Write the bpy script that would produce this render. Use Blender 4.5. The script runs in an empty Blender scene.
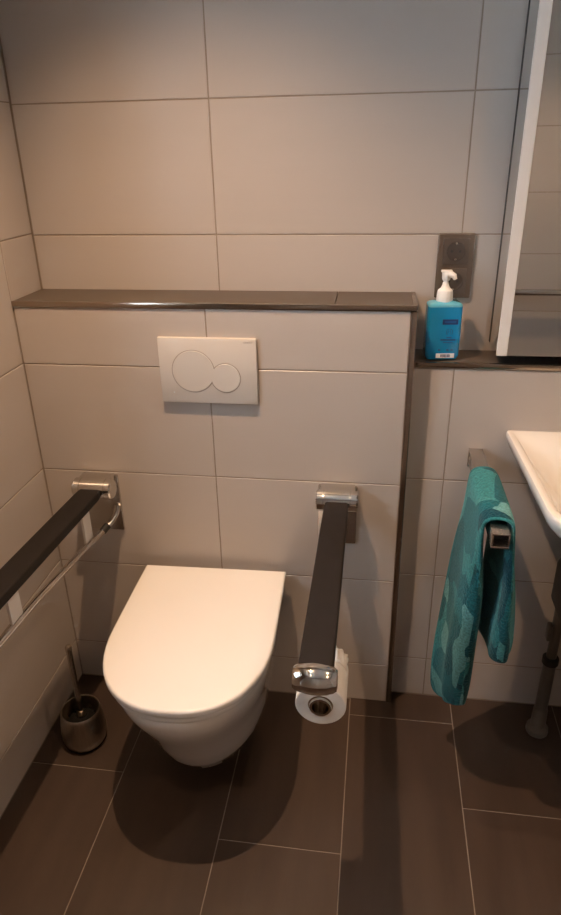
import bpy, bmesh, math, random
from mathutils import Vector, Matrix
random.seed(7)
S = bpy.context.scene
COL = S.collection

# ------------------------------------------------------------------ camera
cam = bpy.data.cameras.new('camera'); cam_o = bpy.data.objects.new('camera', cam); COL.objects.link(cam_o)
cam.sensor_fit = 'VERTICAL'; cam.sensor_height = 36.0; cam.lens = 661.24 / 915 * 36.0
cam.clip_start = 0.02
_r = Vector((0.99006, 0.13941, -0.01857)); _u = Vector((-0.04265, 0.42341, 0.90493)); _f = Vector((-0.13402, 0.89515, -0.42515))
cam_o.matrix_world = Matrix(((_r.x, _u.x, -_f.x, 0.40689), (_r.y, _u.y, -_f.y, -1.54104), (_r.z, _u.z, -_f.z, 1.54260), (0, 0, 0, 1)))
S.camera = cam_o

# ------------------------------------------------------------------ dimensions
D = 0.163        # upper back wall plane
D2 = 0.043       # wall below the washbasin ledge
XL, XR, XE = -0.492, 0.4995, 1.62
YF, ZC = -2.15, 2.42
R = 0.302        # tile pitch
ZB = 0.1416      # first joint above the floor
ZT = 1.2075      # top of boxed-in cistern
ZL = 1.062       # top of the ledge behind the washbasin
WIN = (-1.35, -0.60, 1.15, 2.05)   # window in the side wall: y0,y1,z0,z1
LAMPS = [(0.0, -0.50), (0.95, -0.50), (0.0, -1.50), (1.15, -1.50)]
LAMP_AT = ['over the toilet', 'over the washbasin', 'over the floor facing the toilet', 'over the floor facing the washbasin']
LAMP_W = [106, 24, 3, 54]

# ------------------------------------------------------------------ world, daylight, exposure
W = bpy.data.worlds.new('overcast_sky'); S.world = W; W.use_nodes = True
bg = W.node_tree.nodes['Background']; bg.inputs[0].default_value = (0.70, 0.85, 1.0, 1); bg.inputs[1].default_value = 9.5
pl = bpy.data.lights.new('window_portal', 'AREA'); pl.shape = 'RECTANGLE'; pl.size = WIN[3] - WIN[2]; pl.size_y = WIN[1] - WIN[0]
pl.cycles.is_portal = True
po = bpy.data.objects.new('window_portal', pl); COL.objects.link(po)
po.location = (XL - 0.26, (WIN[0] + WIN[1]) / 2, (WIN[2] + WIN[3]) / 2); po.rotation_euler = (0, math.radians(-90), 0)
vs = S.view_settings; vs.view_transform = 'Standard'; vs.look = 'None'; vs.gamma = 1.0; vs.use_curve_mapping = False; vs.exposure = 0.07

# ------------------------------------------------------------------ materials
def mat(name, col, rough=0.5, metal=0.0, var=0.0, vscale=4.0, bump=0.0, bscale=60.0, stretch=(1, 1, 1), spec=0.5, trans=0.0, coat=0.0, ior=1.45, sheen=0.0, rvar=0.0):
    m = bpy.data.materials.new(name); m.use_nodes = True; nt = m.node_tree; n = nt.nodes; l = nt.links
    b = n['Principled BSDF']; b.inputs['Base Color'].default_value = (*col, 1); b.inputs['Roughness'].default_value = rough
    b.inputs['Metallic'].default_value = metal; b.inputs['Specular IOR Level'].default_value = spec; b.inputs['IOR'].default_value = ior
    b.inputs['Transmission Weight'].default_value = trans; b.inputs['Coat Weight'].default_value = coat; b.inputs['Coat Roughness'].default_value = 0.08
    b.inputs['Sheen Weight'].default_value = sheen
    tc = n.new('ShaderNodeTexCoord'); mp = n.new('ShaderNodeMapping'); mp.inputs['Scale'].default_value = stretch
    geo = n.new('ShaderNodeNewGeometry')
    l.new(geo.outputs['Position'], mp.inputs[0])
    ns = n.new('ShaderNodeTexNoise'); ns.inputs['Scale'].default_value = vscale; ns.inputs['Detail'].default_value = 4
    l.new(mp.outputs[0], ns.inputs[0])
    if var:
        rmp = n.new('ShaderNodeValToRGB')
        rmp.color_ramp.elements[0].position = .3; rmp.color_ramp.elements[1].position = .7
        rmp.color_ramp.elements[0].color = (*[c * (1 - var) for c in col], 1); rmp.color_ramp.elements[1].color = (*[min(1, c * (1 + var)) for c in col], 1)
        l.new(ns.outputs[0], rmp.inputs[0]); l.new(rmp.outputs[0], b.inputs['Base Color'])
    if rvar:
        mr = n.new('ShaderNodeMapRange'); mr.inputs[3].default_value = max(0.02, rough - rvar); mr.inputs[4].default_value = rough + rvar
        l.new(ns.outputs[0], mr.inputs[0]); l.new(mr.outputs[0], b.inputs['Roughness'])
    if bump:
        n2 = n.new('ShaderNodeTexNoise'); n2.inputs['Scale'].default_value = bscale; n2.inputs['Detail'].default_value = 3
        l.new(mp.outputs[0], n2.inputs[0])
        bp = n.new('ShaderNodeBump'); bp.inputs['Strength'].default_value = bump; bp.inputs['Distance'].default_value = 0.002
        l.new(n2.outputs[0], bp.inputs['Height']); l.new(bp.outputs[0], b.inputs['Normal'])
    return m
M = {}
M['tile'] = mat('white_wall_tile', (.466, .420, .384), .33, var=.025, vscale=3, bump=.10, bscale=45, stretch=(.35, .35, 2.2))
M['grout'] = mat('grey_grout', (.29, .24, .195), .9, var=.1, vscale=20)
M['ftile'] = mat('brown_floor_tile', (.052, .0345, .0255), .45, var=.14, vscale=5, bump=.12, bscale=70, stretch=(3, .5, 1), rvar=.06)
M['fgrout'] = mat('floor_grout', (.25, .215, .18), .9, var=.1, vscale=20)
M['ledge'] = mat('brown_ledge_tile', (.085, .068, .055), .45, var=.1, vscale=6, bump=.1)
M['trim'] = mat('brushed_steel_trim', (.38, .32, .265), .17, 1.0, var=.06, vscale=15, stretch=(.2, 1, 1))
M['plaster'] = mat('white_plaster', (.72, .70, .66), .9, var=.02, bump=.1)
M['ceramic'] = mat('white_ceramic', (.80, .78, .75), .12, var=.012, vscale=3, coat=.4)
M['lid'] = mat('white_duroplast', (.84, .83, .81), .22, var=.012, vscale=3)
M['plate'] = mat('white_plastic_plate', (.58, .545, .505), .38, var=.012)
M['groove'] = mat('shadow_gap_grey', (.33, .29, .25), .6, var=.05)
M['chrome'] = mat('chrome', (.66, .64, .61), .09, 1.0, var=.03)
M['satin'] = mat('satin_steel', (.56, .53, .50), .27, 1.0, var=.06, vscale=20)
M['pot'] = mat('brushed_steel_pot', (.45, .41, .36), .30, 1.0, var=.10, vscale=30, stretch=(6, 6, .15), rvar=.05)
M['pad'] = mat('dark_soft_rubber', (.011, .0085, .0075), .7, spec=.3, var=.12, vscale=30, bump=.15, bscale=400)
M['strut'] = mat('white_plastic', (.72, .70, .67), .35, var=.02)
M['black'] = mat('black_rubber', (.012, .012, .012), .55, var=.2, vscale=20)
M['bristle'] = mat('black_bristles', (.010, .009, .008), .9, spec=.15, var=.3, vscale=200)
M['paper'] = mat('toilet_paper', (.80, .77, .72), .95, var=.02, vscale=40, bump=.35, bscale=180)
M['card'] = mat('brown_cardboard', (.30, .22, .15), .9, var=.1, vscale=30)
M['socket'] = mat('bronze_socket_frame', (.155, .122, .097), .22, .35, var=.05, vscale=20)
M['socketin'] = mat('bronze_socket_insert', (.13, .108, .092), .25, .3, var=.05, vscale=20)
M['well'] = mat('dark_socket_well', (.085, .074, .066), .18, .2, var=.05)
M['mirror'] = mat('mirror_glass', (.86, .87, .85), .015, 1.0, var=.002)
M['frost'] = mat('frosted_edge_strip', (.74, .73, .71), .35, var=.01)
M['carc'] = mat('cabinet_shade_black', (.022, .021, .020), .9, spec=.0, var=.1)  # carcass blackened: the shade under the cabinet is put into its colour
M['seam'] = mat('shade_seam_grey', (.09, .087, .083), .9, spec=.0, var=.05)  # dark grey standing in for shade between cabinet and wall
M['pump'] = mat('white_pump_plastic', (.80, .79, .77), .3, var=.015)
M['liquid'] = mat('turquoise_bottle', (.008, .25, .55), .16, var=.05, vscale=12, coat=.5)
M['clear'] = mat('clear_bottle_shoulder', (.10, .40, .56), .15, var=.03, coat=.5)
M['navy'] = mat('navy_print', (.012, .03, .13), .4, var=.05)
M['print'] = mat('blue_print', (.010, .085, .25), .4, var=.05)
M['wprint'] = mat('white_print', (.66, .75, .80), .4, var=.03)
M['gtube'] = mat('grey_aluminium_tube', (.17, .16, .15), .4, .8, var=.06, vscale=20)
M['gplast'] = mat('grey_plastic', (.16, .15, .14), .5, var=.08)
M['pframe'] = mat('white_window_frame', (.75, .75, .73), .4, var=.02)
M['glass'] = mat('window_glass', (1, 1, 1), .0, trans=1.0, ior=1.0, spec=0.2, var=.001)
M['dial'] = mat('print_grey', (.30, .28, .26), .5, var=.03)

def emis(name, col, st):
    m = bpy.data.materials.new(name); m.use_nodes = True; b = m.node_tree.nodes['Principled BSDF']
    b.inputs['Base Color'].default_value = (*col, 1); b.inputs['Emission Color'].default_value = (*col, 1); b.inputs['Emission Strength'].default_value = st
    return m
WARM = (1.0, .64, .38)
M['bulb'] = emis('lit_lamp_lens', (1.0, .72, .45), 14.0)

def towel_mat():
    m = bpy.data.materials.new('teal_terry_towel'); m.use_nodes = True; nt = m.node_tree; n = nt.nodes; l = nt.links
    b = n['Principled BSDF']; b.inputs['Roughness'].default_value = .95; b.inputs['Sheen Weight'].default_value = .2; b.inputs['Specular IOR Level'].default_value = .1
    b.inputs['Sheen Tint'].default_value = (.5, .9, .9, 1)
    uv = n.new('ShaderNodeUVMap')
    mp = n.new('ShaderNodeMapping'); mp.inputs['Scale'].default_value = (9.0, 17.0, 1); mp.inputs['Rotation'].default_value = (0, 0, .25)
    l.new(uv.outputs[0], mp.inputs[0])
    nz = n.new('ShaderNodeTexNoise'); nz.inputs['Scale'].default_value = 3; l.new(uv.outputs[0], nz.inputs[0])
    vo = n.new('ShaderNodeTexVoronoi'); vo.distance = 'MANHATTAN'; vo.inputs['Scale'].default_value = 1.0; l.new(mp.outputs[0], vo.inputs['Vector'])
    sep = n.new('ShaderNodeSeparateColor'); l.new(vo.outputs['Color'], sep.inputs[0])
    rp = n.new('ShaderNodeValToRGB'); e = rp.color_ramp.elements; rp.color_ramp.interpolation = 'LINEAR'
    e[0].position = 0.0; e[0].color = (.005, .048, .074, 1)
    e[1].position = 1.0; e[1].color = (.13, .32, .34, 1)
    k = e.new(.4); k.color = (.009, .108, .138, 1)
    k = e.new(.75); k.color = (.028, .185, .205, 1)
    l.new(sep.outputs[0], rp.inputs[0])
    n2 = n.new('ShaderNodeTexNoise'); n2.inputs['Scale'].default_value = 210; geo = n.new('ShaderNodeNewGeometry'); l.new(geo.outputs['Position'], n2.inputs[0])
    mx = n.new('ShaderNodeMixRGB'); mx.blend_type = 'OVERLAY'; mx.inputs[0].default_value = .7
    l.new(rp.outputs[0], mx.inputs[1]); l.new(n2.outputs[0], mx.inputs[2]); l.new(mx.outputs[0], b.inputs['Base Color'])
    bp = n.new('ShaderNodeBump'); bp.inputs['Strength'].default_value = 1.0; bp.inputs['Distance'].default_value = .004
    l.new(n2.outputs[0], bp.inputs['Height']); l.new(bp.outputs[0], b.inputs['Normal'])
    return m
M['towel'] = towel_mat()

# ------------------------------------------------------------------ geometry helpers (world coordinates)
def nb(): return bmesh.new()
def box(bm, x0, x1, y0, y1, z0, z1, bev=0.0, seg=2):
    m = Matrix.Translation(((x0 + x1) / 2, (y0 + y1) / 2, (z0 + z1) / 2)) @ Matrix.Diagonal((x1 - x0, y1 - y0, z1 - z0, 1))
    g = bmesh.ops.create_cube(bm, size=1.0, matrix=m)
    if bev:
        es = list({e for v in g['verts'] for e in v.link_edges})
        bmesh.ops.bevel(bm, geom=es, offset=bev, segments=seg, profile=.5, affect='EDGES', clamp_overlap=True)
    return bm
def loft(bm, rings, cap0=True, cap1=True, closed=True):
    vs = [[bm.verts.new(p) for p in r] for r in rings]
    n = len(rings[0])
    for a, b in zip(vs, vs[1:]):
        for i in range(n if closed else n - 1):
            j = (i + 1) % n
            try: bm.faces.new((a[i], a[j], b[j], b[i]))
            except ValueError: pass
    if cap0: bm.faces.new(vs[0][::-1])
    if cap1: bm.faces.new(vs[-1])
    return vs
def frame_of(d):
    d = d.normalized(); a = Vector((0, 0, 1)) if abs(d.z) < .9 else Vector((0, 1, 0))
    u = d.cross(a).normalized(); return u, d.cross(u).normalized()
def tube(bm, pts, r, seg=14, cap=True, flat=None):
    """tube through pts; r number or list; flat=(a,b) gives an elliptic section"""
    pts = [Vector(p) for p in pts]; rings = []
    u = None
    for i, p in enumerate(pts):
        d = (pts[min(i + 1, len(pts) - 1)] - pts[max(i - 1, 0)])
        if u is None: u, v = frame_of(d)
        else:
            d.normalize(); u = (u - d * u.dot(d)).normalized(); v = d.cross(u).normalized()
        rr = r[i] if isinstance(r, (list, tuple)) else r
        rings.append([p + u * rr * math.cos(2 * math.pi * k / seg) + v * rr * math.sin(2 * math.pi * k / seg) for k in range(seg)])
    loft(bm, rings, cap, cap); return bm
def lathe(bm, prof, c=(0, 0, 0), axis='z', seg=32, cap0=True, cap1=True):
    rings = []
    for r, h in prof:
        ring = []
        for k in range(seg):
            a = 2 * math.pi * k / seg; x, y = r * math.cos(a), r * math.sin(a)
            p = {'z': (x, y, h), 'y': (x, h, y), 'x': (h, x, y)}[axis]
            ring.append((p[0] + c[0], p[1] + c[1], p[2] + c[2]))
        rings.append(ring)
    loft(bm, rings, cap0, cap1); return bm
def spline(pts, n=8):
    pts = [Vector(p) for p in pts]; out = []
    for i in range(len(pts) - 1):
        p0, p1, p2, p3 = pts[max(i - 1, 0)], pts[i], pts[i + 1], pts[min(i + 2, len(pts) - 1)]
        for k in range(n):
            t = k / n
            out.append(.5 * ((2 * p1) + (p2 - p0) * t + (2 * p0 - 5 * p1 + 4 * p2 - p3) * t * t + (3 * p1 - p0 - 3 * p2 + p3) * t ** 3))
    out.append(pts[-1]); return out
def rrect(cx, cy, hx, hy, r, n=6):
    out = []
    for qx, qy, a0 in ((1, 1, 0), (-1, 1, 90), (-1, -1, 180), (1, -1, 270)):
        for k in range(n + 1):
            a = math.radians(a0 + 90 * k / n)
            out.append((cx + qx * (hx - r) + r * math.cos(a), cy + qy * (hy - r) + r * math.sin(a)))
    return out
def obj(name, bm, m, parent=None, smooth=35):
    bmesh.ops.recalc_face_normals(bm, faces=bm.faces)
    me = bpy.data.meshes.new(name); bm.to_mesh(me); bm.free()
    if smooth:
        for p in me.polygons: p.use_smooth = True
        me.set_sharp_from_angle(angle=math.radians(smooth))
    me.materials.append(M[m] if isinstance(m, str) else m)
    o = bpy.data.objects.new(name, me); COL.objects.link(o)
    if parent is not None:
        w = Vector(); q = parent
        while q is not None: w += q.location; q = q.parent
        me.transform(Matrix.Translation(-w)); o.parent = parent
    return o
def tag(o, label, cat=None, group=None, kind=None):
    o['label'] = label
    if cat: o['category'] = cat
    if group: o['group'] = group
    if kind: o['kind'] = kind
    return o
def thing(name, label, cat, loc=(0, 0, 0), group=None):
    o = bpy.data.objects.new(name, None); o.empty_display_size = .05; COL.objects.link(o); o.location = loc
    return tag(o, label, cat, group)
def struct(name, bm, m, label, cat):
    return tag(obj(name, bm, m, None, 0), label, cat, None, 'structure')

# tiles: one mesh per size and orientation, shared
_tiles = {}
def tile(parent, name, axis, pos, w, h, m, th=.006, gap=.0032, bev=.0009):
    """axis: direction the face looks to; pos centre of the face; w,h face size"""
    key = (axis, round(w, 4), round(h, 4), m)
    if key not in _tiles:
        bm = nb(); a, b = (w - gap) / 2, (h - gap) / 2
        r0 = [(-a, -b, -th), (a, -b, -th), (a, b, -th), (-a, b, -th)]
        r1 = [(x, y, -bev) for x, y, _ in r0]; c = bev
        r2 = [(-a + c, -b + c, 0), (a - c, -b + c, 0), (a - c, b - c, 0), (-a + c, b - c, 0)]
        loft(bm, [r0, r1, r2], False, True)
        T = {'-y': Matrix(((1, 0, 0), (0, 0, -1), (0, 1, 0))), '+y': Matrix(((-1, 0, 0), (0, 0, 1), (0, 1, 0))),
             '+x': Matrix(((0, 0, 1), (1, 0, 0), (0, 1, 0))), '-x': Matrix(((0, 0, -1), (-1, 0, 0), (0, 1, 0))), '+z': Matrix.Identity(3)}[axis]
        bm.transform(T.to_4x4()); bmesh.ops.recalc_face_normals(bm, faces=bm.faces)
        me = bpy.data.meshes.new(name); bm.to_mesh(me); bm.free(); me.materials.append(M[m])
        if me.polygons[-1].normal.dot({'-y': Vector((0, -1, 0)), '+y': Vector((0, 1, 0)), '+x': Vector((1, 0, 0)), '-x': Vector((-1, 0, 0)), '+z': Vector((0, 0, 1))}[axis]) < 0: me.flip_normals()
        _tiles[key] = me
    o = bpy.data.objects.new(name, _tiles[key]); COL.objects.link(o); o.parent = parent
    o.location = Vector(pos) - parent.location
    return o
def cuts(lo, hi, grid0, step):
    """joint positions between lo and hi"""
    k = math.ceil((lo - grid0) / step - 1e-6); out = [lo]
    while grid0 + k * step < hi - 1e-6:
        if grid0 + k * step > lo + .004: out.append(grid0 + k * step)
        k += 1
    out.append(hi); return out
def tile_wall(parent, axis, plane, us, zs, hole=None):
    for a, b in zip(us, us[1:]):
        for c, d in zip(zs, zs[1:]):
            rects = [(a, b, c, d)]
            if hole and a < hole[1] and b > hole[0] and c < hole[3] and d > hole[2]:
                h0, h1, h2, h3 = hole; rects = []
                if a < h0: rects.append((a, h0, c, d))
                if b > h1: rects.append((h1, b, c, d))
                aa, bb = max(a, h0), min(b, h1)
                if c < h2: rects.append((aa, bb, c, h2))
                if d > h3: rects.append((aa, bb, h3, d))
            for p, q, r, s in rects:
                if q - p < .006 or s - r < .006: continue
                u, z = (p + q) / 2, (r + s) / 2
                pos = (u, plane, z) if axis[1] == 'y' else (plane, u, z)
                tile(parent, 'tile', axis, pos, q - p, s - r, 'tile')

# ------------------------------------------------------------------ the room
G = .0012    # grout lies this far behind the tile face
bm = nb(); box(bm, XL, XE, D + G, D + .12, 0, ZC); wb = struct('wall_back', bm, 'grout', 'upper back wall of large white tiles above the dark ledges', 'wall')
zs_up = cuts(1.0432, ZC, ZB - .0044, R)
tile_wall(wb, '-y', D, cuts(XL + .002, XE, 0.0, .602), zs_up)
bm = nb(); box(bm, XL + .001, XR - .004, G, D, 0, ZT - .008); wc = struct('wall_cistern', bm, 'grout', 'white tiled boxed-in cistern wall behind the toilet', 'wall')
tile_wall(wc, '-y', 0.0, [XL + .002, 0.0, XR - .0125], cuts(0, ZT - .0115, ZB, R))
for a, b in zip(cuts(0, D, -.5, .7), cuts(0, D, -.5, .7)[1:]):
    for c, d in zip(cuts(0, ZT - .0115, ZB, R), cuts(0, ZT - .0115, ZB, R)[1:]):
        tile(wc, 'side_tile', '+x', (XR - .001, (a + b) / 2 + .004, (c + d) / 2), b - a - .008, d - c, 'tile')
bm = nb(); box(bm, XR, XE, D2 + G, D, 0, ZL - .008); wd = struct('wall_basin', bm, 'grout', 'white tiled lower wall behind the towel and washbasin', 'wall')
tile_wall(wd, '-y', D2, [XR, .600, 1.202, XE], cuts(0, ZL - .0075, ZB, R))
# left wall with a window opening
bm = nb(); T = .30
y0, y1, z0, z1 = WIN
for a, b, c, d in ((YF, y0, 0, ZC), (y1, D + .12, 0, ZC), (y0, y1, 0, z0), (y0, y1, z1, ZC)): box(bm, XL - T, XL - G, a, b, c, d)
wl = struct('wall_left', bm, 'grout', 'side wall of large white tiles beside the toilet', 'wall')
tile_wall(wl, '+x', XL, cuts(YF, D - .002, .001, .602), cuts(0, ZC, ZB, R), (y0, y1, z0, z1))
bm = nb(); box(bm, XE + G, XE + .1, YF, D + .12, 0, ZC); wr = struct('wall_right', bm, 'grout', 'white tiled side wall beyond the washbasin', 'wall')
tile_wall(wr, '-x', XE, cuts(YF, D, .004, .602), cuts(0, ZC, ZB, R))
bm = nb(); box(bm, XL, XE, YF - .1, YF - G, 0, ZC); wf = struct('wall_front', bm, 'grout', 'white tiled wall opposite the toilet, seen in the mirror', 'wall')
tile_wall(wf, '+y', YF, cuts(XL, XE, 0.25, .602), cuts(0, ZC, ZB - .04, R))
bm = nb(); box(bm, XL - T, XE + .1, YF - .1, D + .12, ZC, ZC + .08); struct('ceiling', bm, 'plaster', 'plain white plastered ceiling', 'ceiling')
bm = nb(); box(bm, XL - T, XE + .1, YF - .1, D + .12, -.12, -.0016); fl = struct('floor', bm, 'fgrout', 'dark brown stoneware tiled floor with pale joints', 'floor')
fx = [XL, -.226, .076, .378, .680, .982, 1.284, 1.586, XE]; fo = [-.343, -.20, -.500, -.064, -.339, -.18, -.46, -.1]
for (a, b), o0 in zip(zip(fx, fx[1:]), fo):
    back = 0.0 if b <= XR else D2
    if a < XR < b: back = D2
    ys = cuts(YF, back, o0, .602)
    for c, d in zip(ys, ys[1:]):
        tile(fl, 'floor_tile', '+z', ((a + b) / 2, (c + d) / 2, 0), b - a, d - c, 'ftile', gap=.0026, bev=.0008)

# window in the side wall (daylight)
wn = tag(bpy.data.objects.new('window_1', None), 'white framed window in the side wall', 'window', None, 'structure'); COL.objects.link(wn); wn.location = (XL - .2, (y0 + y1) / 2, z0)
bm = nb(); xa, xb = XL - .235, XL - .185
for a, b, c, d in ((y0, y0 + .06, z0, z1), (y1 - .06, y1, z0, z1), (y0 + .06, y1 - .06, z0, z0 + .06), (y0 + .06, y1 - .06, z1 - .06, z1)): box(bm, xa, xb, a, b, c, d, .003)
obj('window_frame', bm, 'pframe', wn)
bm = nb(); box(bm, XL - .215, XL - .209, y0 + .06, y1 - .06, z0 + .06, z1 - .06); obj('pane', bm, 'glass', wn, 0)
bm = nb(); box(bm, XL - .18, XL + .012, y0, y1, z0, z0 + .012, .003); obj('window_sill', bm, 'ceramic', wn)
bm = nb(); box(bm, xb, xb + .012, y1 - .045, y1 - .02, 1.55, 1.61, .003); box(bm, xb + .012, xb + .03, y1 - .042, y1 - .023, 1.48, 1.60, .004); obj('handle', bm, 'strut', wn)

# ledges and metal profiles
lx = [XL, .310, XR - .004]
for a, b in zip(lx, lx[1:]): tile(wc, 'ledge_tile', '+z', ((a + b) / 2, (D + .006) / 2, ZT), b - a, D - .006, 'ledge', gap=.002, th=.009)
for a, b in zip([XR, .845, 1.447, XE], [.845, 1.447, XE]): tile(wd, 'ledge_tile', '+z', ((a + b) / 2, (D2 + .006 + D) / 2, ZL), b - a, D - D2 - .006, 'ledge', gap=.002, th=.009)
bm = nb(); box(bm, XL + .001, XR - .0005, -.0035, .0065, ZT - .0125, ZT + .0012, .0015); tag(obj('trim_1', bm, 'trim'), 'steel edge strip along the front of the cistern ledge', 'trim', None, 'structure')
bm = nb(); box(bm, XR - .0125, XR + .0018, -.0035, .0062, 0.001, ZT - .0125, .0015); tag(obj('trim_2', bm, 'trim'), 'upright steel edge strip on the corner of the cistern wall', 'trim', None, 'structure')
bm = nb(); box(bm, XR + .002, XE, D2 - .0035, D2 + .0065, ZL - .0115, ZL + .001, .0015); tag(obj('trim_3', bm, 'trim'), 'steel edge strip along the ledge behind the soap bottle', 'trim', None, 'structure')
bm = nb(); box(bm, XR - .009, XR + .0018, .0062, D - .001, ZT - .010, ZT + .001, .001); tag(obj('trim_4', bm, 'trim'), 'short steel edge strip on the end of the cistern ledge', 'trim', None, 'structure')

# ------------------------------------------------------------------ toilet
def dshape(hw, yb, ym, yf, n=28, e=2.15, hb=None, z=0.0):
    """D outline: straight sides from the back, rounded front"""
    hb = hw if hb is None else hb
    pts = []
    for k in range(6): t = k / 6; pts.append((hb + (hw - hb) * (t * (2 - t)), yb + (ym - yb) * t, z))
    for k in range(n + 1):
        a = math.pi * k / n; c, s = math.cos(a), math.sin(a)
        pts.append((hw * math.copysign(abs(c) ** (2 / e), c), ym - (ym - yf) * abs(s) ** (2 / e), z))
    for k in range(5, -1, -1): t = k / 6; pts.append((-(hb + (hw - hb) * (t * (2 - t))), yb + (ym - yb) * t, z))
    return pts
ZS = .473
tl = thing('toilet', 'white wall-hung toilet with its lid closed', 'toilet', (0, -.001, .08))
prof = [(.083, .092, -.10, -.335), (.089, .122, -.12, -.362), (.104, .145, -.14, -.385), (.150, .159, -.16, -.414), (.205, .167, -.19, -.440), (.262, .172, -.22, -.468),
        (.300, .174, -.25, -.490), (.335, .180, -.27, -.510), (.370, .186, -.29, -.529), (.400, .189, -.30, -.540), (.428, .191, -.30, -.545), (.432, .188, -.30, -.542)]
bm = nb(); loft(bm, [dshape(hw, -.0015, ym, yf, z=z, e=2.05) for z, hw, ym, yf in prof])
obj('bowl', bm, 'ceramic', tl, 60)
def slab(z0, z1, hw, yb, ym, yf, r, dome=0.0, hb=None, e=2.15):
    rings = []
    for t in (0, .35, .7, 1):
        a = t * math.pi / 2; ins = r * (1 - math.sin(a)); rings.append(dshape(hw - ins, yb - ins, ym, yf + ins, z=z0 + r * (1 - math.cos(a)), hb=None if hb is None else hb - ins, e=e))
    for t in (0, .35, .7, 1):
        a = t * math.pi / 2; ins = r * (1 - math.cos(a)); rings.append(dshape(hw - ins, yb - ins, ym, yf + ins, z=z1 - r + r * math.sin(a), hb=None if hb is None else hb - ins, e=e))
    base = rings[-1]; cx, cy = 0, (yb + yf) / 2
    for s, dz in ((.85, .45), (.6, .8), (.3, .97)):
        rings.append([(p[0] * s, cy + (p[1] - cy) * s, z1 + dome * dz) for p in base])
    b = nb(); loft(b, rings); return b
obj('seat', slab(.434, .450, .193, -.075, -.300, -.547, .004, e=2.3), 'lid', tl)
obj('lid', slab(.4525, ZS, .202, -.024, -.300, -.553, .006, .0025, hb=.200, e=2.3), 'lid', tl)
for s in (-1, 1):
    bm = nb(); tube(bm, [(s * .085 - .03, -.045, .443), (s * .085 + .03, -.045, .443)], .0095); obj('hinge', bm, 'chrome', tl)
tl.location.x = -.012; tl.location.y = -.006; tl.rotation_euler.z = math.radians(1.6)

# ------------------------------------------------------------------ flush plate
fp = thing('flush_plate', 'white flush plate with two round buttons above the toilet', 'flush plate', (0, 0, .959))
bm = nb(); box(bm, -.122, .124, -.0135, -.0005, .960, 1.127, .002); obj('panel', bm, 'plate', fp)
def fl_button(cx, cz, r):
    bm = nb(); lathe(bm, [(r + .0008, -.0129), (r + .0008, -.01365), (r - .0012, -.01365), (r - .0012, -.0129)], (cx, 0, cz), 'y', 48); g = obj('button_gap', bm, 'groove', fp)
    bm = nb(); lathe(bm, [(r - .0013, -.0125), (r - .0013, -.0145), (r - .0020, -.0152), (.0005, -.0153)], (cx, 0, cz), 'y', 48); return obj('flush_button', bm, 'plate', fp)
fl_button(-.036, 1.043, .0540); fl_button(.0455, 1.0275, .0375)
bm = nb(); lathe(bm, [(.0016, -.0134), (.0016, -.0141), (.0003, -.0142)], (-.089, 0, .987), 'y', 12); obj('indicator_dot', bm, 'wprint', fp)
def text(name, s, size, loc, m, parent, ext=.0002):
    c = bpy.data.curves.new(name, 'FONT'); c.body = s; c.size = size; c.align_x = 'CENTER'; c.align_y = 'CENTER'; c.extrude = ext
    c.materials.append(M[m]); o = bpy.data.objects.new(name, c); COL.objects.link(o)
    w = Vector(); q = parent
    while q is not None: w += q.location; q = q.parent
    bpy.context.view_layer.update()
    me = bpy.data.meshes.new_from_object(o); bpy.data.objects.remove(o)
    o = bpy.data.objects.new(name, me); COL.objects.link(o)
    o.parent = parent; o.location = Vector(loc) - w; o.rotation_euler = (math.pi / 2, 0, 0); return o
text('brand_lettering', 'GEBERIT', .0060, (.105, -.0137, 1.118), 'dial', fp)

# ------------------------------------------------------------------ folding support rails
def support(cx, label, slant, ywall=0.0, loop=True):
    t = thing('support_rail', label, 'grab rail', (cx, -.001, .57), 'folding support rails beside the toilet')
    bm = nb(); box(bm, cx - .052, cx + .050, -.010, -.0012, .566, .740, .003); obj('wall_plate', bm, 'satin', t)
    bm = nb(); box(bm, cx - .045, cx + .045, -.052, -.010, .705, .748, .004); obj('bracket', bm, 'chrome', t)
    hg = nb(); tube(hg, [(cx - .053, -.054, .721), (cx - .050, -.054, .721), (cx + .050, -.054, .721), (cx + .053, -.054, .721)], [.0245, .0275, .0275, .0245], 28); h = obj('hinge_barrel', hg, 'chrome', t)
    for s in (-1, 1):
        bm = nb(); tube(bm, [(cx + s * .034 - .0012, -.054, .721), (cx + s * .034 + .0012, -.054, .721)], .0281, 28); obj('hinge_ring', bm, 'satin', h)
    # padded arm
    def arm(y): return cx + slant * (-y / .7)
    rings = []
    sec = rrect(0, 0, .0305, .0125, .005, 4)
    for y, s in ((-.072, .80), (-.080, .92), (-.10, 1.0), (-.20, 1.0), (-.35, 1.0), (-.50, 1.0), (-.62, 1.0), (-.676, 1.0)):
        rings.append([(arm(y) + a * s, y, .718 + .016 * min(1, (-y - .07) / .55) + b) for a, b in sec])
    bm = nb(); loft(bm, rings); obj('arm_pad', bm, 'pad', t)
    cp = nb(); e = arm(-.69)
    prof = [(.008, -.0385), (.0175, -.0375), (.0215, -.032), (.0245, -.021), (.0262, -.010), (.0268, 0), (.0262, .010), (.0245, .021), (.0215, .032), (.0175, .0375), (.008, .0385)]
    lathe(cp, prof, (e, -.692, .729), 'x', 32); obj('end_cap', cp, 'chrome', t)
    return t, arm
LX, RX = -.324, .328
lt, larm = support(LX, 'folding support rail with dark pad and open lower tube beside the tiled side wall', -.014)
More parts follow.
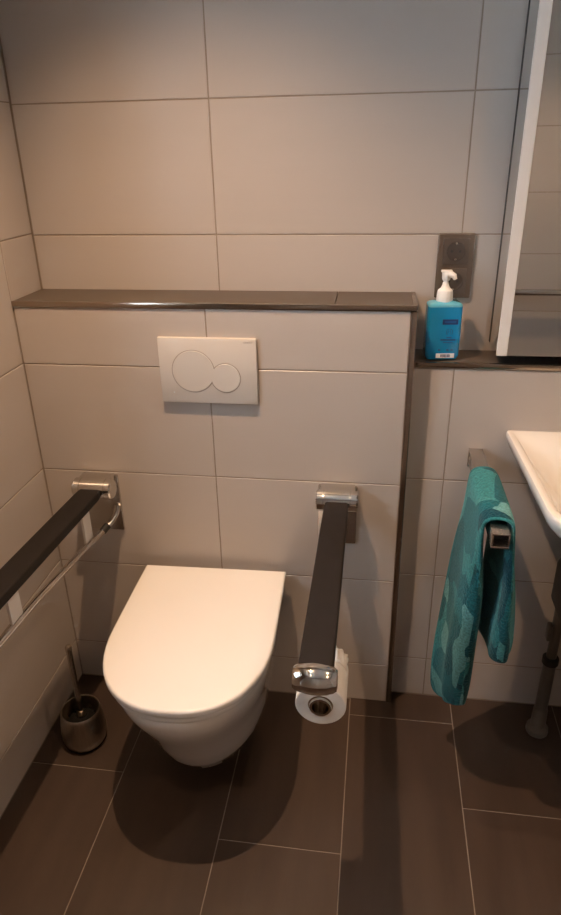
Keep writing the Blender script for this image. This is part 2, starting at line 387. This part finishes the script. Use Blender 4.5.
# lower tube of the first rail with struts
pts = spline([(LX + .040, -.013, .648), (LX + .036, -.030, .622), (LX + .018, -.075, .602), (LX + .002, -.15, .598), (LX - .002, -.28, .610), (LX - .006, -.41, .621), (LX - .010, -.60, .630), (LX - .013, -.68, .650), (LX - .014, -.715, .690), (LX - .014, -.700, .722)], 6)
bm = nb(); tube(bm, pts, .0085, 12); lo = obj('lower_tube', bm, 'satin', lt)
bm = nb(); tube(bm, [(LX + .024, -.058, .608), (LX + .017, -.078, .6015)], .0105, 14); obj('tube_clamp', bm, 'black', lt)
def strut(ya, yb, zt, zb, x):
    bm = nb(); box(bm, x - .0035, x + .0035, ya, yb, zb, zt, .001); return obj('strut', bm, 'strut', lt, 0)
strut(-.148, -.106, .716, .596, LX - .002); strut(-.512, -.468, .724, .622, LX - .009)
rt, rarm = support(RX, 'folding support rail with dark pad carrying the toilet roll', .003)
# roll holder under the second rail
HX, HZ = .334, .584
bm = nb(); tube(bm, spline([(HX, -.44, .728), (HX, -.44, .64), (HX, -.45, .605), (HX, -.475, HZ), (HX, -.52, HZ)], 5), .0065, 12); lathe(bm, [(.0205, -.500), (.0215, -.505), (.0215, -.612), (.0205, -.615), (.0160, -.615), (.0160, -.575), (.0005, -.575)], (HX, 0, HZ), 'y', 28)
obj('roll_holder', bm, 'chrome', rt)
tr = thing('toilet_roll', 'white toilet roll hanging under the support rail', 'toilet roll', (HX, -.56, HZ - .047))
bm = nb(); ro = .0485; ri = .0242
prof = [(ri, -.510), (ro - .002, -.510), (ro, -.512), (ro, -.607), (ro - .002, -.609), (ri, -.609), (ri, -.510)]
lathe(bm, prof, (HX, 0, HZ), 'y', 48, False, False); obj('paper', bm, 'paper', tr)
bm = nb(); lathe(bm, [(ri - .0002, -.5105), (ri - .0002, -.6085), (ri - .0016, -.6085), (ri - .0016, -.5105), (ri - .0002, -.5105)], (HX, 0, HZ), 'y', 32, False, False); obj('cardboard_core', bm, 'card', tr)
# loose, crumpled end of the paper lying over the far edge
bm = nb(); rows = []
for i in range(9):
    a = math.radians(25 + i * 5); row = []
    for j in range(6):
        y = -.493 - j * .008; rr = ro + .0015 + .0030 * math.sin(i * 1.7 + j * 1.1) * (1 - j / 6)
        row.append((HX + rr * math.cos(a), y, HZ + rr * math.sin(a)))
    rows.append(row)
loft(bm, rows, False, False, False); so = obj('loose_sheet', bm, 'paper', tr)
so.modifiers.new('thick', 'SOLIDIFY').thickness = .0012

# ------------------------------------------------------------------ toilet brush and its pot
BX, BY = -.372, -.250
pt = thing('brush_pot', 'brushed steel pot holding the toilet brush in the corner', 'brush holder', (BX, BY, 0))
bm = nb(); lathe(bm, [(.040, .001), (.050, .003), (.057, .012), (.0615, .032), (.0625, .050), (.060, .078), (.0555, .108), (.0535, .119), (.0520, .1205), (.0505, .119), (.0525, .107), (.0585, .05), (.054, .014), (.0005, .010)], (BX, BY, 0), 'z', 48)
obj('pot_body', bm, 'pot', pt)
bm = nb(); lathe(bm, [(.046, .0), (.049, .001), (.049, .0045), (.046, .005)], (BX, BY, 0), 'z', 40); obj('base_ring', bm, 'black', pt)
tb = thing('toilet_brush', 'steel-handled toilet brush standing in its pot', 'toilet brush', (BX, BY, .012))
bm = nb(); lathe(bm, [(.0075, .115), (.0078, .14), (.0080, .325), (.0088, .330), (.0088, .341), (.0070, .3445), (.0005, .3450)], (BX, BY, 0), 'z', 20); obj('handle', bm, 'satin', tb)
bm = nb(); lathe(bm, [(.008, .094), (.0125, .097), (.0145, .102), (.0125, .107), (.0095, .112), (.0078, .116)], (BX, BY, 0), 'z', 28); obj('collar', bm, 'pot', tb)
bm = nb(); lathe(bm, [(.020, .018), (.034, .025), (.038, .05), (.036, .085), (.020, .097)], (BX, BY, 0), 'z', 28); obj('brush_head', bm, 'bristle', tb)
random.seed(3)
bm = nb()
for k in range(160):
    a = random.uniform(0, 6.283); z = random.uniform(.03, .09); d = Vector((math.cos(a), math.sin(a), random.uniform(-.1, .25)))
    p = Vector((BX, BY, z)) + d * .033; tube(bm, [p, p + d * .011], .0007, 4)
b = obj('bristles', bm, 'bristle', tb, 0); b['kind'] = 'stuff'

# ------------------------------------------------------------------ power sockets
PX, PZ = .5905, 1.272
ps = thing('power_socket', 'bronze double power socket behind the bottle', 'socket', (PX, D, PZ - .076))
bm = nb(); box(bm, PX - .043, PX + .043, D - .0095, D - .0005, PZ - .0765, PZ + .0765, .003, 3); obj('frame', bm, 'socket', ps)
for cz in (PZ + .0355, PZ - .0355):
    bm = nb(); box(bm, PX - .0305, PX + .0305, D - .0125, D - .009, cz - .0305, cz + .0305, .0015); ins = obj('socket_insert', bm, 'socketin', ps)
    bm = nb(); lathe(bm, [(.0225, -.0123), (.0225, -.0145), (.0205, -.0147), (.0198, -.0130), (.0005, -.0128)], (PX, D, cz), 'y', 36); obj('socket_well', bm, 'well', ins)
    for s in (-1, 1):
        bm = nb(); lathe(bm, [(.0032, -.0124), (.0032, -.0133), (.0003, -.0134)], (PX + s * .0095, D, cz), 'y', 14); obj('pin_hole', bm, 'black', ins)
        bm = nb(); box(bm, PX - .0025, PX + .0025, D - .0160, D - .0125, cz + s * .0185 - .002, cz + s * .0185 + .002, .0006); obj('earth_clip', bm, 'satin', ins)

# ------------------------------------------------------------------ disinfectant bottle
QX, QY = .5675, .084
rot = math.radians(6)
def bq(x, y): return (QX + x * math.cos(rot) - y * math.sin(rot), QY + x * math.sin(rot) + y * math.cos(rot))
sb = thing('sanitizer_bottle', 'square bottle of turquoise hand sanitizer with white pump on the ledge', 'bottle', (QX, QY, ZL))
def bring(hx, hy, r, z): return [(*bq(x, y), z) for x, y in rrect(0, 0, hx, hy, r, 5)]
bm = nb(); loft(bm, [bring(.026, .018, .008, ZL + .001), bring(.0365, .0245, .009, ZL + .004), bring(.0402, .0268, .009, ZL + .013), bring(.0405, .0268, .009, ZL + .060), bring(.0400, .0268, .009, ZL + .131)]); obj('bottle_body', bm, 'liquid', sb, 50)
bm = nb(); loft(bm, [bring(.0400, .0268, .009, ZL + .131), bring(.0392, .0263, .010, ZL + .136), bring(.034, .0235, .012, ZL + .1395), bring(.020, .0175, .014, ZL + .1415), bring(.0165, .0165, .0164, ZL + .144)]); obj('bottle_shoulder', bm, 'clear', sb, 50)
cxy = bq(-.001, 0)
bm = nb(); lathe(bm, [(.0190, ZL + .1405), (.0195, ZL + .142), (.0185, ZL + .160), (.0172, ZL + .1665), (.0110, ZL + .1715), (.0080, ZL + .178), (.0070, ZL + .184)], (cxy[0], cxy[1], 0), 'z', 28); pc = obj('pump_collar', bm, 'pump', sb)
bm = nb(); lathe(bm, [(.0058, ZL + .180), (.0058, ZL + .198)], (cxy[0], cxy[1], 0), 'z', 20); obj('pump_stem', bm, 'pump', sb)
bm = nb(); lathe(bm, [(.0070, ZL + .188), (.0095, ZL + .192), (.0105, ZL + .207), (.0100, ZL + .2095), (.0005, ZL + .2102)], (cxy[0], cxy[1], 0), 'z', 24)
q = [Vector((cxy[0] - .004, cxy[1] + .001, ZL + .2045)), Vector((cxy[0] + .010, cxy[1] - .005, ZL + .2035)), Vector((cxy[0] + .017, cxy[1] - .008, ZL + .2005)), Vector((cxy[0] + .0205, cxy[1] - .0095, ZL + .1925))]
tube(bm, q, [.0085, .0080, .0065, .0042], 14); box(bm, cxy[0] - .0125, cxy[0] + .013, cxy[1] - .0085, cxy[1] + .0080, ZL + .2075, ZL + .2125, .0015); obj('pump_head', bm, 'pump', sb)
def print_box(name, x0, x1, z0, z1, m, th=.0004):
    bm = nb(); vs = []
    f = -.0268
    r0 = [(*bq(x, f + .0002), z) for x, z in ((x0, z0), (x1, z0), (x1, z1), (x0, z1))]; r1 = [(*bq(x, f - th), z) for x, z in ((x0, z0), (x1, z0), (x1, z1), (x0, z1))]
    loft(bm, [r0, r1]); return obj(name, bm, m, sb, 0)
pb = print_box('label_band', -.006, .0305, ZL + .090, ZL + .1025, 'navy')
print_box('band_lettering', -.001, .0255, ZL + .0945, ZL + .098, 'print', .0006)
bm = nb()
def hand_arc(sgn):
    pts = [Vector((*bq(.012 + sgn * (.001 + .0065 * math.sin(a)), -.0271), ZL + .072 + .0075 * math.cos(a))) for a in [k * math.pi / 8 for k in range(7)]]
    tube(bm, pts, .0006, 5)
hand_arc(1); hand_arc(-1); tube(bm, [Vector((*bq(.008, -.0271), ZL + .066)), Vector((*bq(.010, -.0271), ZL + .076))], .0006, 5); tube(bm, [Vector((*bq(.016, -.0271), ZL + .066)), Vector((*bq(.014, -.0271), ZL + .076))], .0006, 5)
obj('emblem', bm, 'print', sb)
print_box('print_line', .006, .018, ZL + .0575, ZL + .0605, 'print'); print_box('print_line', -.008, .028, ZL + .0510, ZL + .0550, 'print'); print_box('print_line', -.001, .022, ZL + .0455, ZL + .0475, 'print')
for a in (-.012, .008, .018): print_box('print_mark', a, a + .006, ZL + .026, ZL + .030, 'print')
print_box('barcode_label', -.016, .028, ZL + .0085, ZL + .0195, 'wprint', .0005)
x = -.005; random.seed(5)
while x < .018:
    w = random.choice((.0006, .001, .0015)); print_box('barcode_bar', x, x + w, ZL + .0105, ZL + .0175, 'navy', .0008); x += w + random.choice((.0007, .0011))

# ------------------------------------------------------------------ mirror cabinet
CX0, CX1, CY, CZ0, CZ1 = .693, 1.36, .036, 1.086, 1.98
mc = thing('mirror_cabinet', 'mirror cabinet with mirrored side and pale edge strip above the washbasin', 'mirror cabinet', (CX0, D, CZ0))
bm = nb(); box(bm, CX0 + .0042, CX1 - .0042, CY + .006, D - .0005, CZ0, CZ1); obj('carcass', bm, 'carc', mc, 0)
for a, b in ((CX0, CX0 + .004), (CX1 - .004, CX1)):
    bm = nb(); box(bm, a, b, CY + .006, D - .022, CZ0 + .001, CZ1, .0005); obj('side_mirror', bm, 'mirror', mc, 0)
for a, b in ((CX0, CX0 + .0042), (CX1 - .0042, CX1)):
    bm = nb(); box(bm, a, b, D - .0220, D - .0005, CZ0 + .001, CZ1); obj('shade_seam', bm, 'seam', mc, 0)  # flush dark strip painted as the shadow gap at the wall
for a, b in ((CX0 - .0005, CX0 + .0235), (CX1 - .0235, CX1 + .0005)):
    bm = nb(); box(bm, a, b, CY - .002, CY + .0055, CZ0 - .001, CZ1, .0012); obj('edge_strip', bm, 'frost', mc, 0)
xm = (CX0 + CX1) / 2
for a, b in ((CX0 + .0235, xm - .001), (xm + .001, CX1 - .0235)):
    bm = nb(); box(bm, a, b, CY, CY + .0055, CZ0, CZ1, .0006); obj('mirror_door', bm, 'mirror', mc, 0)

# ------------------------------------------------------------------ washbasin
ZR = .893
wa = thing('washbasin', 'white wall-mounted washbasin under the mirror cabinet', 'washbasin', (.745, D2, .76))
bx0, bx1, by0, by1 = .739, 1.36, -.43, D2 - .001
def bas(ins, insy0, z, rb, insy1=None, rf=.075):
    x0, x1 = bx0 + ins, bx1 - ins; y0_, y1_ = by0 + insy0, by1 - (ins if insy1 is None else insy1); out = []
    for qx, qy, a0, r in ((x1, y1_, 0, rb), (x0, y1_, 90, rb), (x0, y0_, 180, rf), (x1, y0_, 270, rf)):
        cx_ = qx - r if qx == x1 else qx + r; cy_ = qy - r if qy == y1_ else qy + r
        for k in range(9):
            a = math.radians(a0 + 90 * k / 8); out.append((cx_ + r * math.cos(a), cy_ + r * math.sin(a)))
    m = (x0 + x1) / 2
    return [(x + (.016 if x < m else -.016) * (by1 - y) / (by1 - by0), y, z) for x, y in out]
bm = nb()
rings = [bas(.16, .17, .765, .05, 0), bas(.11, .11, .775, .05, 0), bas(.060, .058, .800, .04, 0), bas(.026, .026, .832, .03, 0), bas(.008, .008, .858, .02, 0), bas(.002, .002, .876, .012, 0), bas(0, 0, .887, .010, 0), bas(.002, .002, ZR, .010, 0), bas(.007, .007, ZR + .0007, .009, .003),
         bas(.015, .015, ZR + .0002, .012, .010, .070), bas(.021, .021, ZR - .005, .018, .050, .066), bas(.036, .036, ZR - .026, .04, .085, .06), bas(.070, .065, ZR - .062, .06, .115, .06), bas(.105, .10, ZR - .085, .06, .150, .06), bas(.17, .15, ZR - .094, .05, .20, .05)]
loft(bm, rings); obj('basin_body', bm, 'ceramic', wa, 60)
bm = nb(); lathe(bm, [(.032, ZR - .0945), (.032, ZR - .0915), (.026, ZR - .090), (.0005, ZR - .0905)], (1.05, -.20, 0), 'z', 28); obj('drain_cover', bm, 'chrome', wa)
bm = nb(); box(bm, .782, .792, .018, .0215, ZR - .0032, ZR - .0022); obj('maker_mark', bm, 'dial', wa, 0)
bm = nb(); lathe(bm, [(.024, ZR - .010), (.024, ZR + .09), (.020, ZR + .10), (.0005, ZR + .101)], (1.05, -.025, 0), 'z', 24); tube(bm, spline([(1.05, -.03, ZR + .07), (1.05, -.10, ZR + .085), (1.05, -.15, ZR + .075)], 5), .011, 14); box(bm, 1.04, 1.06, -.12, -.02, ZR + .102, ZR + .112, .003); tapo = obj('tap', bm, 'chrome', wa)

# ------------------------------------------------------------------ towel bar and towel
tbx = .672; tz = .823
bar = thing('towel_bar', 'square chrome towel bar standing out from the wall', 'towel bar', (tbx, D2, tz - .02))
def bar_box(name, *a):
    bm = nb(); box(bm, *a, .0008); return obj(name, bm, 'satin', bar)
ye = -.372
bar_box('top_strip', tbx - .0175, tbx + .0175, ye, D2 - .0005, tz + .013, tz + .017)
bar_box('bottom_strip', tbx - .0175, tbx + .0175, ye, D2 - .0005, tz - .017, tz - .0125)
bar_box('side_strip', tbx - .0175, tbx - .0145, ye, D2 - .060, tz - .0125, tz + .013)
bar_box('side_strip', tbx + .0145, tbx + .0175, ye, D2 - .0005, tz - .0125, tz + .013)
bm = nb(); box(bm, tbx - .0145, tbx + .0145, ye + .03, D2 - .062, tz - .0125, tz + .013); obj('shade_fill', bm, 'black', bar, 0)  # black block added for the shade inside the hollow bar
bm = nb(); box(bm, tbx - .0172, tbx + .0172, D2 - .006, D2 - .0004, tz - .033, tz + .0165, .001); obj('wall_plate', bm, 'satin', bar)

def towel():
    # thick folded towel: closed sections along the drape; (x, z, thickness, wall-side y, room-side y, x lean, z lean)
    X0 = .0035
    C = [(.638, .230, .022, -.165, -.238, .030, .050), (.634, .246, .042, -.150, -.262, .034, .050), (.632, .280, .050, -.138, -.275, .034, .042), (.633, .36, .056, -.126, -.292, .028, .02), (.636, .48, .054, -.114, -.308, .018, 0),
         (.6395, .64, .046, -.104, -.326, .010, 0), (.6385, .765, .021, -.097, -.334, .002, 0), (.6390, .826, .014, -.096, -.334, 0, 0), (.6435, .845, .014, -.096, -.337, 0, 0), (.655, .8530, .014, -.096, -.339, 0, 0), (.6685, .8545, .014, -.096, -.340, 0, 0),
         (.682, .8530, .014, -.096, -.342, 0, 0), (.6935, .845, .014, -.096, -.344, 0, 0), (.6980, .826, .014, -.097, -.346, 0, 0), (.7005, .77, .017, -.101, -.352, .003, 0), (.7075, .66, .036, -.114, -.356, .010, 0),
         (.7090, .56, .052, -.128, -.354, .016, .01), (.7105, .50, .056, -.138, -.348, .018, .015), (.7110, .474, .048, -.148, -.338, .018, .018), (.7110, .458, .024, -.165, -.310, .016, .018)]
    V = [Vector((c[0] + X0, c[1], c[2])) for c in C]; E2 = [Vector((c[3], c[4], c[5])) for c in C]; E3 = [Vector((c[6], 0, 0)) for c in C]
    V, E2, E3 = spline(V, 4), spline(E2, 4), spline(E3, 4)
    n = len(V); rings = []; P = 36; ln = [0.0]
    for i in range(1, n): ln.append(ln[-1] + math.hypot(V[i].x - V[i - 1].x, V[i].y - V[i - 1].y))
    for i in range(n):
        a, b = V[max(i - 1, 0)], V[min(i + 1, n - 1)]
        d = Vector((b.x - a.x, 0, b.y - a.y)).normalized(); nn = Vector((-d.z, 0, d.x))   # outward of the drape
        yw, yf, lean = E2[i]; zl = E3[i].x; th = V[i].z; ring = []
        yc, hy = (yw + yf) / 2, abs(yw - yf) / 2
        loose = min(1.0, max(0.0, (th - .016) / .03))
        for k in range(P):
            an = 2 * math.pi * k / P; c, s_ = math.cos(an), math.sin(an)
            u = math.copysign(abs(c) ** .45, c); w = math.copysign(abs(s_) ** .7, s_)
            y = yc - hy * u; t = (u + 1) / 2
            fold = loose * (.0075 * math.sin(t * 8.5 + .9 + ln[i] * 2.2) + .0035 * math.sin(t * 19 + ln[i] * 6)) * (1 if w > 0 else .5)
            off = w * th / 2 + fold
            p = Vector((V[i].x + lean * (t - .5), y, V[i].y + zl * (t - .5))) + nn * off
            ring.append(p)
        rings.append(ring)
    bm = nb(); uvl = bm.loops.layers.uv.new('UVMap'); vs = loft(bm, rings)
    idx = {v: (i, k) for i, r in enumerate(vs) for k, v in enumerate(r)}
    for f in bm.faces:
        ks = [idx[v][1] for v in f.verts]; wrap = max(ks) - min(ks) > P / 2
        for lp in f.loops:
            i, k = idx[lp.vert]; lp[uvl].uv = (ln[i], (k + (P if wrap and k < P / 2 else 0)) / P * .5)
    o = obj('towel', bm, 'towel', None, 180)
    ss = o.modifiers.new('soft', 'SUBSURF'); ss.levels = 1; ss.render_levels = 1
    return o
tag(towel(), 'teal patchwork terry towel draped over the chrome bar', 'towel')

# ------------------------------------------------------------------ stool under the washbasin
st = thing('stool', 'stool with black seat and grey tubular leg under the washbasin', 'stool', (.93, -.06, 0))
bm = nb(); rr = [[(x, y, z) for x, y in rrect(1.085, -.24, .210 - i, .185 - i, .05 - i * .5, 6)] for i, z in ((.012, .487), (.004, .491), (0, .50), (0, .600), (.006, .612), (.02, .617))]
loft(bm, rr); obj('seat', bm, 'black', st, 60)
for x, y in ((.917, -.060), (1.242, -.060), (.985, -.375), (1.185, -.375)):
    bm = nb(); tube(bm, [(x, y, .20), (x, y, .492)], .0135, 18); lg = obj('leg', bm, 'gtube', st)
    bm = nb(); tube(bm, [(x, y, .055), (x, y, .262)], .0170, 18); obj('leg_extension', bm, 'gtube', lg)
    bm = nb(); tube(bm, [(x, y, .252), (x, y, .255), (x, y, .273), (x, y, .276)], [.019, .0215, .0215, .019], 20); obj('lock_ring', bm, 'black', lg)
    bm = nb(); box(bm, x - .024, x - .010, y - .012, y + .012, .335, .385, .004); obj('clip', bm, 'gtube', lg)
    bm = nb(); lathe(bm, [(.029, .0005), (.031, .004), (.030, .018), (.021, .028), (.0195, .085), (.0175, .092)], (x, y, 0), 'z', 24); obj('rubber_foot', bm, 'gplast', lg)

# ------------------------------------------------------------------ grab rail on the opposite wall (seen in the mirror)
gr = thing('wall_grab_rail', 'chrome grab rail on the opposite wall, seen in the mirror', 'grab rail', (1.3, YF, .78))
bm = nb(); zz = .82; tube(bm, spline([(.98, YF + .01, zz), (.98, YF + .06, zz), (1.01, YF + .075, zz), (1.28, YF + .075, zz), (1.55, YF + .075, zz), (1.58, YF + .06, zz), (1.58, YF + .01, zz)], 6), .0165, 18); obj('rail', bm, 'chrome', gr)
for xx in (.98, 1.58):
    bm = nb(); lathe(bm, [(.037, .0005), (.037, .008), (.034, .010), (.018, .0105)], (xx, YF, zz), 'y', 28); obj('rosette', bm, 'chrome', gr)

# ------------------------------------------------------------------ recessed ceiling downlights
for (lx_, ly_), w, at_ in zip(LAMPS, LAMP_W, LAMP_AT):
    d = thing('downlight', 'round recessed ceiling downlight ' + at_, 'ceiling light', (lx_, ly_, ZC - .012), 'recessed ceiling downlights')
    bm = nb(); lathe(bm, [(.048, ZC - .0005), (.048, ZC - .006), (.045, ZC - .009), (.034, ZC - .008), (.034, ZC - .0005)], (lx_, ly_, 0), 'z', 36, False, False); obj('trim_ring', bm, 'satin', d)
    bm = nb(); lathe(bm, [(.033, ZC - .003), (.033, ZC - .0045), (.0005, ZC - .005)], (lx_, ly_, 0), 'z', 28); obj('lamp_lens', bm, 'bulb', d)
    L = bpy.data.lights.new('downlight_lamp', 'SPOT'); L.energy = w; L.color = WARM; L.spot_size = math.radians(104); L.spot_blend = .92; L.shadow_soft_size = .013
    lo_ = bpy.data.objects.new('downlight_lamp', L); COL.objects.link(lo_); lo_.parent = d; lo_.location = (0, 0, -.008)
